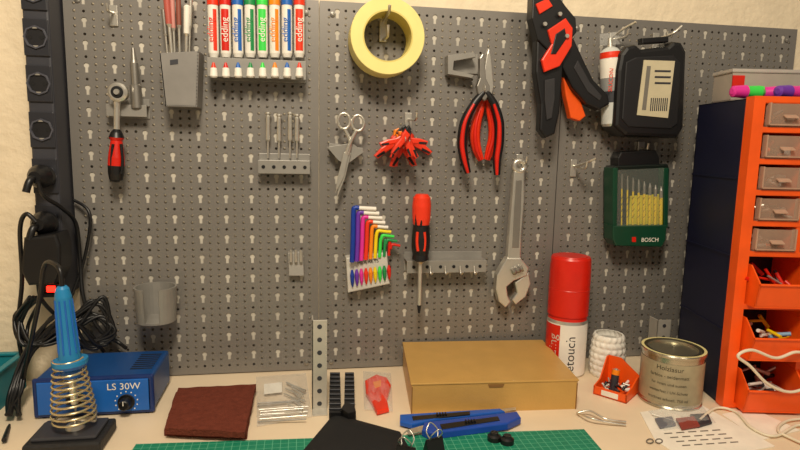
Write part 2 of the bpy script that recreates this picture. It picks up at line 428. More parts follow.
# ---------- pliers
def plierhandle(g,pts,off,m1,m2):
    g.wire(pts,off,[3.2,4.2,5.2,5.2,4.8,3.2],m1,10)
    g.wire([(x,y) for x,y in pts[1:]],off+.0055,[1.4,2.2,2.6,2.4,1.4],m2,8)
g=G('combination_pliers')
plierhandle(g,[(484,92),(474,104),(465,122),(462,142),(464,158),(468,173)],.034,black,red)
plierhandle(g,[(486,92),(494,104),(499,122),(499,142),(497,158),(497,175)],.034,black,red)
g.pr([(479,96),(477,86),(480,78),(480,58),(483,53),(485,60),(486,78),(490,86),(490,94),(485,101)],.038,.01,steeld,.0015)
g.rod((484,88),(484.5,88),.04,[(0,3.5),(1,3.5)],steel,12)
g.done()
g=G('needle_nose_pliers')
plierhandle(g,[(483,100),(480,110),(476,124),(475,138),(477,150),(481,160)],.016,redo,red)
plierhandle(g,[(488,100),(490,110),(493,124),(493,138),(490,150),(487,160)],.016,redo,red)
g.pr([(480,100),(482,86),(487,54),(489,48),(491,54),(494,86),(491,100)],.022,.01,steel,.0015)
g.done()
g=G('pliers_holder'); g.pr([(448,55),(474,52),(476,57),(454,61),(453,70),(474,75),(472,78),(448,74)],.024,.022,holdm,.0005); 
g.pr([(446,56),(478,54),(478,74),(446,73)],.003,.0025,holdm,.0005)
g.done()
# ---------- wire stripper
g=G('wire_stripper')
g.pr([(533,-8),(556,-8),(566,6),(576,18),(577,32),(566,46),(548,50),(538,40),(532,18)],.06,.022,black,.002)
g.pr([(537,40),(563,40),(563,70),(560,112),(555,134),(546,138),(540,130),(541,104),(536,72)],.056,.018,black,.003)
g.pr([(556,46),(574,38),(584,60),(594,80),(608,94),(610,104),(600,110),(587,104),(573,88),(563,68)],.053,.018,black,.003)
g.pr([(563,72),(571,78),(580,98),(586,116),(580,121),(571,118),(566,96)],.040,.014,orange,.002)
g.pr([(548,30),(566,18),(573,28),(572,46),(560,66),(545,72),(542,60),(552,44)],.064,.006,redo,.0015)
g.pr([(556,34),(565,28),(567,38),(556,54),(551,54)],.0655,.003,black,.001)
g.pr([(545,80),(555,78),(555,98),(552,118),(547,120),(545,100)],.059,.004,M('grip_dark','#2b2a2d',0.7),.001)
g.pr([(578,60),(590,82),(602,96),(600,101),(588,92),(574,68)],.0545,.002,M('grip_dark','#2b2a2d',0.7),.001)
g.pr([(536,4),(548,-2),(553,6),(540,14)],.063,.004,redo,.001)
for p in((560,14),(545,24),(567,36)): 
    c=B(p[0],p[1],.066); g.lathe(c,(0,-1,0),[(0,.0035),(.002,.003)],steel,12)
g.pr([(540,100),(546,98),(546,132),(541,128)],.042,.01,orange,.001)
g.done()
g=G('peg_hook'); hook(g,552,12,.036); g.done()
# ---------- adjustable wrench
g=G('adjustable_wrench')
def circ(cx_,cy_,r,n,a0=0,a1=360): return [(cx_+r*math.cos(math.radians(a0+(a1-a0)*i/n)),cy_+r*math.sin(math.radians(a0+(a1-a0)*i/n))) for i in range(n+1)]
P=[B(x,y,.022) for x,y in circ(519.5,166,5.3,20)]; g.tube(P,3*mpp(P[0]),steel,10)
g.pr([(514,171),(525,171),(525,200),(522,236),(521,262),(507,262),(509,236),(512,200)],.026,.011,steel,.0025)
g.pr([(516,180),(522,180),(521,210),(519,248),(512,248),(514,210)],.0265,.002,steeld,.0008)
g.pr([(507,258),(521,258),(529,268),(527,276),(514,281),(507,287),(508,296),(511,302),(506,308),(499,302),(496,290),(497,275)],.029,.015,steel,.002)
g.pr([(515,283),(529,272),(531,284),(526,297),(516,305),(512,300),(517,293)],.027,.011,steel,.002)
g.rod((512,272),(522,268),.032,[(0,3),(.2,4),(.4,3),(.6,4),(.8,3),(1,4)],steeld,14)
g.done()
g=G('peg_hook'); hook(g,519,163,.035); g.done()
g=G('peg_hook'); hook(g,573,168,.05,.0022); g.wire([(576,166,.02),(588,162,.05),(596,158,.06)],0,1.2,steel); g.done()
# ---------- sealant tube
g=G('sealant_tube')
lg=M('tube_grey','#c9ccc8',0.4)
g.rod((610,38),(612,126),.035,[(0,2,steel),(.1,3,steel),(.12,7,lg),(.16,10,lg),(.2,10.3,redo),(.23,10.3,redo),(.24,10.5,lg),(.45,10.5,labelw),(.6,10.5,M('tube_band','#8e8f8d')),(.73,10.5,dgrey),(.76,10.5,lg),(.97,10.5,lg),(1,9.5,steel)],labelw)
g.text('SILICON',facing(B(611,80,.054),90),0.010,redo)
g.pr([(600,34),(622,31),(622,44),(600,46)],.02,.001,clear,0)
g.done()
g=G('peg_hook'); hook(g,612,42,.05); g.wire([(612,38,.01),(622,30,.03),(636,22,.05)],0,1.2,steel); g.done()
# ---------- black case
g=G('black_tool_case')
g.pr([(627,46),(636,44),(642,49),(668,46),(674,41),(682,42),(687,51),(684,128),(678,138),(626,136),(615,126),(618,70),(621,54)],.06,.046,black,.006)
g.pr([(626,62),(636,57),(674,55),(681,63),(678,124),(671,129),(629,127),(622,119)],.062,.003,M('case_panel','#18181b',0.5),.002)
g.pr([(644,60),(675,61),(668,118),(637,115)],.0632,.001,beige,0)
for yy in (70,76,82): g.pr([(655,yy),(671,yy+.3),(670.6,yy+2.3),(654.6,yy+2)],.0635,.0003,dgrey,0)
g.pr([(647,66),(651,66),(646,110),(642,110)],.0635,.0003,M('label_grey','#77736a'),0)
for i in range(9): g.pr([(651+i*2,98),(652+i*2,98),(651+i*2,111),(650+i*2,111)],.0635,.0003,dgrey,0)
g.pr([(642,38),(669,36),(669,42),(642,44)],.05,.012,black,.002)
g.done()
g=G('peg_hook'); hook(g,655,42,.035); g.wire([(660,38,.02),(672,34,.04),(682,26,.045)],0,1.3,steel); g.done()
# ---------- drill bit set
g=G('drill_bit_set')
gd=M('set_green','#0e3f2b',0.35)
yb=M('brass_yellow','#e6c81c',.3,metal=.2)
g.pr([(615,166),(668,164),(670,170),(666,240),(662,247),(616,246),(612,240),(612,172)],.03,.0295,M('set_back','#0c1712',.4),.002)
g.pr([(621,152),(656,150),(660,158),(660,166),(618,167),(618,158)],.026,.0255,black,.002)
g.pr([(613,226),(667,225),(666,240),(662,247),(616,246),(613,240)],.05,.03,gd,.002)
for (a_,b_) in((613,618),(664,669)): g.pr([(a_,168),(b_,168),(b_-1,228),(a_,228)],.046,.03,gd,.001)
g.pr([(631,196),(663,194),(662,226),(629,227)],.034,.004,M('set_yellow','#d8ca20',0.4),.001)
for i in range(8):
    x=622+i*5.6; rr=.7+i*.16
    g.rod((x,174+i*1.8),(x-.5,226),.041,[(0,.4,steeld),(.1,rr,steeld),(.28,rr,steeld),(.3,rr,yb),(1,rr,yb)],yb,10)
    P=[B(x+rr*math.cos(t*.9),196+t*.9,.0415+.0016*math.sin(t*.9)) for t in range(26)]
    g.tube(P,.0004,blackm,5)
g.pr([(618,170),(664,168),(662,226),(617,227)],.049,.0008,cover,0)
g.text('BOSCH',facing(B(650,240,.0505),0),0.010,labelw)
g.pr([(632,237),(636,237),(636,242),(632,242)],.0505,.0003,red,0)
g.done()
g=G('peg_hook'); hook(g,640,150,.024); g.done()
# ---------- bench: angle brackets
brk=M('bracket_zinc','#c4bfb4',.4,metal=.4)
def bracket(px0,px1,pyt,pyb):
    g=G('slotted_angle_bracket'); a=T(px0,pyb); b=T(px1,pyb); yy=min(a.y,-.03)
    zt=B((px0+px1)/2,pyt,-yy).z; w_=b.x-a.x; cx_=(a.x+b.x)/2
    n=max(2,int((zt-DZ)/.018))
    g.box((a.x+.001,yy+.012,(zt+DZ)/2),(.002,.026,zt-DZ),brk,.0005)
    g.box((cx_,yy,(zt+DZ)/2),(w_,.002,zt-DZ),brk,.0005)
    for i in range(n):
        z=DZ+(i+.5)*(zt-DZ)/n
        g.lathe((cx_,yy-.001,z),(0,-1,0),[(0,.0035),(.0004,.0035)],dgrey,12)
    g.box((cx_,yy-.006,DZ+.001),(w_,.03,.002),brk,.0005)
    g.done()
bracket(312,327,320,410)
bracket(654,668,320,366)
# ---------- cardboard box
g=G('cardboard_box')
fl=T(411,414);fr=T(576,409); h=B(412,384,-fl.y).z-DZ
bl=T(394,345,h); br=T(549,338,h); bl.z=DZ; br.z=DZ
dv=((bl-fl)+(br-fr))/2; bl=fl+dv; br=fr+dv
up=Vector((0,0,h))
g.ext([fl,fr,br,bl],up*0.97,cardb,0)
c_=(fl+br)/2; 
L=[c_+(p-c_)*1.012+up*0.97 for p in (fl,fr,br,bl)]
g.ext([p+Vector((0,0,h*.05)) for p in L],Vector((0,0,-h*.05)),cardb,.001)
d=(fr-fl).normalized(); nrm=Vector((d.y,-d.x,0))
mid=(fl+fr)/2+up*.93+nrm*.0012
g.ext([mid-d*.012,mid+d*.012,mid+d*.010-up*.1,mid-d*.010-up*.1],nrm*-.001,cardd,0)
for p in (fl,fr): g.ext([p+nrm*.0008,p+nrm*.0008+(d if p is fl else -d)*.0015,p+nrm*.0008+(d if p is fl else -d)*.0015+up*.9,p+nrm*.0008+up*.9],nrm*-.0008,cardd,0)
g.done()
# ---------- spray can
g=G('spray_paint_can')
c=Vector((B(566,330,.05).x,-.052,DZ)); k=mpp(c); r=19.5*k
zc=lambda py:B(566,py,.052).z-DZ
g.lathe(c,(0,0,1),[(0,r*.93,steel),(.004,r,steel),(.008,r,white),(zc(320),r,white),(zc(317),r*.96,steel),(zc(313),r*.93,red),(zc(313),r*1.0,red),(zc(270),r*1.0,red),(zc(258),r*.97,red),(zc(256),r*.92,red)],red,40)
g.lathe(c+Vector((0,0,zc(256))),(0,0,1),[(0,r*.8,red),(.0012,r*.78,red)],red,30)
g.lathe(c+Vector((0,0,zc(288))),(0,0,1),[(0,r*1.0),(.001,r*1.015),(.002,r*1.0)],red,40,cap=False)
ca=math.atan2(CAM.y-c.y,CAM.x-c.x)
vs=[]
for q in range(13):
    an=ca-1.5+q*0.10; vs+=[(c.x+r*1.004*math.cos(an),c.y+r*1.004*math.sin(an),DZ+.01),(c.x+r*1.004*math.cos(an),c.y+r*1.004*math.sin(an),DZ+zc(321))]
g.add(vs,[(2*q,2*q+2,2*q+3,2*q+1) for q in range(12)],red,True)
def canmap(a0,z,rr): 
    return lambda v: Vector((c.x+rr*math.cos(a0-v.y/rr),c.y+rr*math.sin(a0-v.y/rr),z+v.x))
g.text('edding',canmap(ca-.66,DZ+zc(347),r*1.008),0.023,labelw)
g.text('Retouch',canmap(ca+.26,DZ+zc(351),r*1.008),0.022,dgrey)
g.done()
# ---------- vase
g=G('spiral_vase')
c=T(606,374); k=mpp(c); hz=B(606,334,-c.y).z-DZ
vs=[];fs=[];n=96;m_=60
for j in range(m_+1):
    t=j/m_; rb=(15.0+2.2*math.sin(t*math.pi*.9+.5))*k*(.95+.05*abs(math.sin(t*math.pi*7)))
    tri=abs((t*7)%2-1)
    for i in range(n):
        a=2*math.pi*i/n; rr=rb*(1+.022*math.cos(16*a+tri*3.0)); vs.append((c.x+rr*math.cos(a),c.y+rr*math.sin(a),DZ+.0005+t*hz))
for j in range(m_):
    for i in range(n): fs.append((j*n+i,j*n+(i+1)%n,(j+1)*n+(i+1)%n,(j+1)*n+i))
g.add(vs,fs,white,True); g.add(vs[:n],[list(range(n))],white)
inn=[(c.x+(x-c.x)*.88,c.y+(y-c.y)*.88,z) for x,y,z in vs]
g.add(inn,fs,white,True)
g.add(vs[-n:]+inn[-n:],[(k_,(k_+1)%n,n+(k_+1)%n,n+k_) for k_ in range(n)],white)
g.done()
# ---------- paint can
g=G('paint_tin')
c=T(669,399); k=mpp(c); r=29*k; hz=B(669,347,-c.y).z-DZ
tin=M('tin','#b8b2a0',0.25,metal=.9); lab=M('tin_label','#9f9478',0.4,var=.12,vscale=60); lidm=M('lid_metal','#aaa48c',.3,metal=.8); gro=M('lid_groove','#4a4534',.5)
g.lathe(c,(0,0,1),[(0,r*.98,tin),(.001,r*1.02,tin),(.003,r*1.02,tin),(.005,r*.99,tin),(hz*.10,r*.99,tin),(hz*.10,r,lab),(hz*.84,r,lab),(hz*.84,r*.985,tin),(hz*.93,r*.985,tin),(hz*.94,r*1.03,tin),(hz*.98,r*1.04,tin),(hz,r*1.02,tin),(hz,r*.93,M('lid_rim','#e6dc9c',.35)),(hz-.005,r*.91,gro),(hz-.005,r*.84,gro),(hz-.001,r*.82,tin),(hz-.001,r*.78,tin),(hz-.004,r*.76,lidm),(hz-.004,.001,lidm)],tin,48)
ca=math.atan2(CAM.y-c.y,CAM.x-c.x); r_=r*1.006
def canm(a0,z): return lambda v: Vector((c.x+r_*math.cos(a0+v.x/r_),c.y+r_*math.sin(a0+v.x/r_),z+v.y))
for q,(t,s_) in enumerate((('Holzlasur',.010),('farblos - seidenmatt',.007),('fur innen und aussen',.006),('wetterfest / UV-Schutz',.006),('trocknet schnell, 750 ml',.006))):
    g.text(t,canm(ca-.05,DZ+hz*(.75-.14*q)),s_,M('label_ink','#4f4836'))
g.done()
# ---------- orange bin
g=G('orange_parts_bin')
a=T(593,394); an=rad(50); ux=Vector((math.cos(an),-math.sin(an),0)); uy=Vector((math.sin(an),math.cos(an),0)); w_=.052; d=.056; t=.002
hf=.014;hb=.050
def P3(x,y,z): return a+ux*x+uy*y+Vector((0,0,z))
g.ext([P3(0,0,.0003),P3(w_,0,.0003),P3(w_,d,.0003),P3(0,d,.0003)],Vector((0,0,t)),orange)
for x in(0,w_-t): g.ext([P3(x,0,0.0003),P3(x,0,hf),P3(x,d*.4,hf+.005),P3(x,d*.82,hb*.55 if x else hb),P3(x,d,hb*.55 if x else hb),P3(x,d,0.0003)],ux*t,orange)
g.ext([P3(0,0,0.0003),P3(w_,0,0.0003),P3(w_,0,hf),P3(0,0,hf)],uy*t,orange)
g.ext([P3(0,d,0.0003),P3(w_,d,0.0003),P3(w_,d,hb*.55),P3(w_*.4,d,hb),P3(0,d,hb)],uy*-t,orange)
g.ext([P3(w_*.25,-.0008,.003),P3(w_*.75,-.0008,.003),P3(w_*.75,-.0008,hf-.003),P3(w_*.25,-.0008,hf-.003)],uy*.001,labelw)
g.done()
g=G('battery'); g.lathe(P3(w_*.4,d*.5,t+.001),(.15,.1,1),[(0,.006,dgrey),(.026,.006,dgrey),(.026,.006,orangeb),(.034,.006,orangeb),(.034,.0025,steel),(.036,.0025,steel)],dgrey,18); g.done()
g=G('small_parts')
for i in range(22):
    p=P3(random.uniform(.008,w_-.01),random.uniform(.008,.045),random.uniform(.005,.016)); v=Vector((random.uniform(-1,1),random.uniform(-1,1),random.uniform(0,.5))).normalized()
    g.tube([p,p+v*random.uniform(.006,.010)],random.uniform(.0015,.003),random.choice([steel,black,white,dgrey]),8)
g.done()
# ---------- black terminal blocks
g=G('terminal_block_strip')
for (x0_,x1_) in((329,341),(344,355)):
    P=[T(x0_,412,.012),T(x1_,412,.012),T(x1_-1,372,.012),T(x0_+1,372,.012)]
    g.ext(P,Vector((0,0,-.0118)),black,.001)
    for i in range(9):
        t=(i+.5)/9; p=P[0].lerp(P[3],t); q=P[1].lerp(P[2],t)
        g.tube([p+Vector((0,0,.001)),q+Vector((0,0,.001))],.0016,dgrey,6)
g.done()
# ---------- red clip in bag
g=G('red_spring_clip')
g.dk([(365,380),(376,374),(387,377),(391,384),(387,398),(389,408),(377,411),(371,400),(366,392)],.008,.006,redo,.002)
g.dk([(373,382),(381,380),(381,386),(375,388)],.0085,.001,orangeb,0)
g.done()
def bag(name,c4,amp=.006,extra=None,m=clear):
    g=G(name); n=16; A=[T(*p) for p in c4]
    for lay,hh in((0,.0012),(1,1)):
        vs=[];fs=[]
        for j in range(n+1):
            for i in range(n+1):
                u=i/n;v=j/n; p=A[0].lerp(A[1],u).lerp(A[3].lerp(A[2],u),v)
                e=min(1,4*min(u,1-u,v,1-v)+.05)
                z=.0012 if lay==0 else .002+e*(amp+amp*.8*noise.noise(Vector((u*7,v*7,len(name)))))
                vs.append((p.x,p.y,DZ+max(z,.0015)))
        for j in range(n):
            for i in range(n): fs.append((j*(n+1)+i,j*(n+1)+i+1,(j+1)*(n+1)+i+1,(j+1)*(n+1)+i))
        g.add(vs,fs,m,False)
    if extra: extra(g)
    g.done()
bag('plastic_bag',[(363,372),(391,374),(393,413),(364,411)],.010)
def ties(g):
    for i in range(18):
        y=382+i*2.4+random.uniform(-1,1)
        if y<405: g.tube([T(290+random.uniform(-6,6),y,.005),T(300+random.uniform(0,6),y+8,.006)],.0012,steel,6)
        else: g.tube([T(258+random.uniform(-1,3),y-2,.004+random.random()*.004),T(306+random.uniform(-3,3),y-6+random.uniform(-2,2),.004+random.random()*.004)],.0011,random.choice([steeld,steel]),6)
    g.dk([(264,384),(282,382),(282,392),(264,394)],.007,.0005,labelw,0)
bag('bag_of_nails',[(256,378),(306,374),(312,418),(257,428)],.010,ties)
# ---------- abrasive pad
pad=M('abrasive_pad','#6f382b',0.95,bump=.6,bscale=400,var=.15,vscale=150,spec=.1)
g=G('abrasive_pad')
for (c4,z0,z1) in (([(176,392),(254,386),(247,434),(163,431)],.001,.008),([(178,388),(256,384),(245,432),(165,428)],.0085,.017)):
    n=20; A=[T(p[0],p[1],z1) for p in c4]
    for z in(z0,z1):
        vs=[]
        for j in range(n+1):
            for i in range(n+1):
                u=i/n;v=j/n;p=A[0].lerp(A[1],u).lerp(A[3].lerp(A[2],u),v); ns=noise.noise(p*60)
                vs.append((p.x+.0015*ns*(i in(0,n)),p.y+.0015*ns*(j in(0,n)),DZ+z+(.001*ns if z==z1 else 0)))
        g.add(vs,[(j*(n+1)+i,j*(n+1)+i+1,(j+1)*(n+1)+i+1,(j+1)*(n+1)+i) for j in range(n) for i in range(n)],pad,True)
        if z==z0: low=vs
    per=[i for i in range(n+1)]+[j*(n+1)+n for j in range(1,n+1)]+[n*(n+1)+i for i in range(n-1,-1,-1)]+[j*(n+1) for j in range(n-1,0,-1)]
    N=len(per); g.add([low[i] for i in per]+[vs[i] for i in per],[(k,(k+1)%N,N+(k+1)%N,N+k) for k in range(N)],pad)
g.done()
# ---------- soldering station
g=G('soldering_station')
a=T(36,419);b=T(153,415); y0=(a.y+b.y)/2; x0=a.x;x1=b.x; hz=B(153,376,-y0).z-DZ; dp=.105
g.box(((x0+x1)/2,y0+dp/2,DZ+hz/2+.002),(x1-x0,dp,hz-.004),M('station_case','#124684',.4),.004)
g.box(((x0+x1)/2,y0+.0035,DZ+hz/2+.002),(x1-x0+.003,.007,hz),M('station_bezel','#0f2c66',0.35),.003)
g.box(((x0+x1)/2,y0-.0005,DZ+hz/2+.002),(x1-x0-.01,.003,hz-.01),blue,.001)
for i in range(8): g.box((x1-.022,y0+.03+i*.008,DZ+hz-.0005),(.03,.003,.002),blackm,0)
kx_=B(127,401,-y0); kk=mpp(kx_)
g.lathe((kx_.x,y0-.002,kx_.z),(0,-1,0),[(0,8*kk,dgrey),(.003,8*kk,dgrey),(.003,6*kk,black),(.014,5*kk,black),(.015,4*kk,black)],black,24)
g.box((kx_.x,y0-.018,kx_.z+.004),(.001,.001,.006),labelw,0)
for i in range(11):
    an=math.radians(-45+i*27); g.box((kx_.x+10.5*kk*math.cos(an),y0-.0022,kx_.z+10.5*kk*math.sin(an)),(.0016,.0006,.0016),labelw,0)
tp=B(124,386,-y0); g.text('LS 30W',facing(Vector((tp.x,y0-.0025,tp.z)),0),.0135,labelw)
sw=B(75,398,-y0); g.box((sw.x,y0-.003,sw.z),(.02,.006,.014),black,.001)
for xx in(x0+.01,x1-.01):
    for yy in(.01,dp-.01): g.lathe((xx,y0+yy,DZ),(0,0,1),[(0,.005),(.005,.005)],blackm,10)
g.done()
# ---------- soldering iron + stand
c=T(72,444); ys=c.y
g=G('soldering_iron_stand')
g.box((c.x,ys,DZ+.009),(.088,.066,.016),M('cast_iron','#1b1b1d',0.6,bump=.3),.003)
g.box((c.x,ys,DZ+.0195),(.075,.05,.005),dgrey,.002)
P=[]
N=11
p0=B(75,422,-ys);p1=B(68,358,-ys); k=mpp(c)
for i in range(N*16+1):
    t=i/(N*16); ce=p0.lerp(p1,t); rr=(21-7*abs(t-.15)*1.2 if t<.85 else 14.1)*k*.95
    a=2*math.pi*i/16; P.append(Vector((ce.x+rr*math.cos(a),ys+rr*math.sin(a),ce.z)))
g.tube(P,.0015,M('chrome_coil','#d8c9a2',0.25,metal=.8),7)
g.tube([Vector((p0.x,ys,DZ+.02)),p0+Vector((.0,0,.004)),P[0]],.002,steel,7)
g.lathe((p0.x,ys,DZ+.02),(0,0,1),[(0,.012),(.006,.010),(.008,.006)],steel,16)
g.done()
g=G('soldering_iron')
a=B(62,286,-ys);b=B(76,416,-ys); L=(b-a).length
cyan=M('iron_blue','#1f7db2',0.4)
g.lathe(a,b-a,[(0,4*k,cyan),(.02*L,6*k,cyan),(.08*L,7.5*k,cyan),(.3*L,8*k,cyan),(.46*L,9*k,cyan),(.55*L,10*k,cyan),(.555*L,16*k,cyan),(.585*L,16*k,cyan),(.61*L,14*k,blue),(.63*L,10*k,blue),(.69*L,8*k,blue),(.70*L,3.6*k,steel),(.9*L,3.2*k,steel),(.91*L,2*k,steel),(.97*L,.5*k,steeld)],cyan,26)
for i in range(10):
    an=i*math.pi/5; u=(b-a).normalized(); o=u.orthogonal().normalized(); w_=u.cross(o); q=o*math.cos(an)+w_*math.sin(an)
    g.tube([a+u*.1*L+q*7.4*k,a+u*.5*L+q*9.2*k],.0012,blue,6)
P=[a,a+Vector((-.004,.004,.022)),a+Vector((-.03,.03,.02)),a+Vector((-.05,.05,-.04)),T(18,400,.006),T(4,440,.006)]
g.tube(spl(P)[0],.003,black,8)
g.done()
# ---------- cutting mat
mm=bpy.data.materials.new('cutting_mat_green'); mm.use_nodes=True; nt=mm.node_tree; bs=nt.nodes['Principled BSDF']
tc=nt.nodes.new('ShaderNodeTexCoord'); br=nt.nodes.new('ShaderNodeTexBrick'); nt.links.new(tc.outputs['Object'],br.inputs['Vector'])
br.offset=0; br.inputs['Scale'].default_value=1; br.inputs['Brick Width'].default_value=.01; br.inputs['Row Height'].default_value=.01; br.inputs['Mortar Size'].default_value=.0004
br.inputs['Color1'].default_value=lin('#0c7a5c'); br.inputs['Color2'].default_value=lin('#0d7f60'); br.inputs['Mortar'].default_value=lin('#5fae8c')
nt.links.new(br.outputs['Color'],bs.inputs['Base Color']); bs.inputs['Roughness'].default_value=.6
g=G('cutting_mat')
pl=T(136,446); prr=T(584,431); d=(prr-pl).normalized(); nn=Vector((d.y,-d.x,0))
g.ext([pl+Vector((0,0,.003)),prr+Vector((0,0,.003)),prr+nn*.19+Vector((0,0,.003)),pl+nn*.15+Vector((0,0,.003))],Vector((0,0,-.0025)),mm,.0005)
g.done()
# ---------- box cutters
def cutter(pts,slid,blade,m,h=.013):
    g=G('box_cutter'); g.dk(pts,h,h-.0035,m,.002); g.dk(slid,h+.001,.002,black,.0006); g.dk(blade,h*.7,.001,steel,0)
    p=[T(x,y,h+.001) for x,y in slid]; q=(p[0]+p[1]+p[2]+p[3])/4
    for i in range(4): g.box(q+Vector((i*.004-.006,0,.0015)),(.002,.007,.003),black,.0005)
    g.done()
cb1=M('cutter_blue','#1a47a6',.35); cb2=M('cutter_blue_light','#1d58b4',.35)
cutter([(424,422),(500,413),(517,411),(521,417),(508,423),(430,433),(422,429)],[(440,424),(498,416),(500,420),(442,429)],[(406,430),(424,425),(425,431),(409,434)],cb1)
cutter([(400,414),(500,408),(505,411),(440,418),(412,424),(400,421)],[(412,416),(470,411),(470,414),(413,420)],[(500,409),(516,407),(516,409),(504,411)],cb2,.010)
# ---------- black pouch, binder clips
g=G('black_pouch')
n=14; A=[T(334,414,.004),T(400,432,.004),T(424,474,.004),T(292,464,.004)]
vs=[]
for j in range(n+1):
    for i in range(n+1):
        u=i/n;v=j/n;p=A[0].lerp(A[1],u).lerp(A[3].lerp(A[2],u),v); e=min(1,6*min(u,1-u,v,1-v)); vs.append((p.x,p.y,DZ+.0045+e*(.007+.003*noise.noise(p*30))))
g.add(vs,[(j*(n+1)+i,j*(n+1)+i+1,(j+1)*(n+1)+i+1,(j+1)*(n+1)+i) for j in range(n) for i in range(n)],blackm,True)
g.ext([Vector((p.x,p.y,DZ+.0046)) for p in A],Vector((0,0,-.001)),blackm,0)
g.done()
def binder(px,py,ang):
    g=G('binder_clip'); c=T(px,py,.012); rm=Matrix.Rotation(rad(ang),3,'Z')
    g.ext([c+rm@Vector((-.012,-.007,-.008)),c+rm@Vector((-.012,.007,-.008)),c+rm@Vector((-.012,.001,.008)),c+rm@Vector((-.012,-.001,.008))],rm@Vector((.024,0,0)),black,.0005)
    for s_ in(-1,1):
        P=[c+rm@Vector(v) for v in((-.006,s_*.001,.008),(-.008,s_*.006,.016),(0,s_*.010,.024),(.008,s_*.006,.016),(.006,s_*.001,.008))]
        g.tube(spl(P)[0],.0008,steel,6)
    g.done()
binder(434,444,20); binder(406,452,-30)
g=G('black_cap_nut')
for px,py in((494,440),(507,443)):
    c=T(px,py,.003); g.lathe(c,(0,0,1),[(0,.009),(.006,.009),(.008,.006),(.011,.005)],black,14)
g.done()
g=G('binder_clip'); g.dk([(345,402),(354,404),(356,411),(348,413),(341,408)],.016,.015,black,.001); g.done()
# ---------- clutter on the right
g=G('tweezers'); g.tube(spl([T(577,413,.004),T(590,411,.009),T(606,419,.006),T(626,422,.003)])[0],.0015,steel,6)
g.tube(spl([T(577,413,.004),T(590,418,.009),T(606,422,.006),T(626,425,.003)])[0],.0015,steel,6); g.done()
g=G('paper_sheet'); g.dk([(640,412),(700,404),(775,446),(690,462),(655,440)],.0012,.001,M('paper','#f2ebdc',.7),0)
ink=M('ink','#6a645c')
for r_i in range(4):
    for q in range(5):
        x=664+q*12+r_i*6; y=433+r_i*4-q*.8
        g.dk([(x,y),(x+8,y-.5),(x+8.5,y+.5),(x+.5,y+1)],.0014,.0001,ink,0)
for i in range(2):
    P=[T(650+i*9+3.5*math.cos(t*.7),441+2.2*math.sin(t*.7),.002) for t in range(10)]; g.tube(P,.0008,ink,5)
g.done()
def sd(g): 
    g.dk([(676,418),(694,416),(700,425),(682,428)],.006,.003,M('pcb_red','#8f3b32',.5),.0005)
    g.dk([(690,414),(708,413),(712,422),(698,426)],.005,.003,dgrey,.0005)
    g.dk([(655,418),(672,416),(676,424),(660,427)],.005,.003,M('pcb_grey','#6b6d78',.4),.0005)
    g.tube([T(652,414,.004),T(676,422,.004)],.0012,white,6)
bag('component_bag',[(648,412),(700,404),(716,424),(664,432)],.007,sd)
g=G('paper_sheet'); g.dk([(722,414),(752,408),(800,430),(760,440)],.0012,.001,M('paper','#f2ebdc',.7),0); g.done()
cr=M('cable_cream','#e6dcc4',.5)
g=G('white_cable')
g.tube(spl([T(700,420,.004),T(716,408,.004),T(736,412,.004),T(752,428,.004),T(775,436,.004),T(800,425,.004),T(830,440,.004)])[0],.002,cr,8)
g.tube(spl([T(830,455,.004),T(795,440,.004),T(778,430,.004),T(790,420,.004),T(830,418,.004)])[0],.002,cr,8)
g.done()
# ---------- storage cabinet
fl=T(723,408); bl=T(675,368); d=(bl-fl); dep=max(d.length,.14); e=d.normalized()
fl=fl+Vector((0,0,.0006))
top=B(760,98,-fl.y); Hc=top.z-DZ
u=Vector((e.y,-e.x,0)); W=.30
def C(x,y,z): return fl+u*x+e*y+Vector((0,0,z))
g=G('drawer_cabinet')
def cb(x0,x1,y0,y1,z0,z1,m,bev=.001):
    g.ext([C(x0,y0,z0),C(x1,y0,z0),C(x1,y1,z0),C(x0,y1,z0)],Vector((0,0,z1-z0)),m,bev)
t=.003
f0=.018
cb(0,t,f0,dep,0,Hc,navy); cb(W-t,W,f0,dep,0,Hc,navy); cb(0,W,f0,dep,Hc-t,Hc,navy); cb(0,W,f0,dep,0,t,navy); cb(0,W,dep-t,dep,0,Hc,navy)
for k_ in (2,4,6,): cb(-.0015,0,f0,dep,Hc*k_/8-.0015,Hc*k_/8+.0015,navy,0)
fw=.014
cb(-.002,fw,-.002,f0,0,Hc+.002,orange,.002); cb(W-fw,W+.002,-.002,f0,0,Hc+.002,orange,.002)
cb(fw,W-fw,-.002,f0,Hc-.008,Hc+.002,orange,.002); cb(fw,W-fw,-.002,f0,0,.008,orange,.002)
rows=[0]+[ .172*k_ for k_ in range(1,4)]+[.516+.0968*k_ for k_ in range(1,6)]
rows=[r_*Hc for r_ in rows]; rows[-1]=Hc
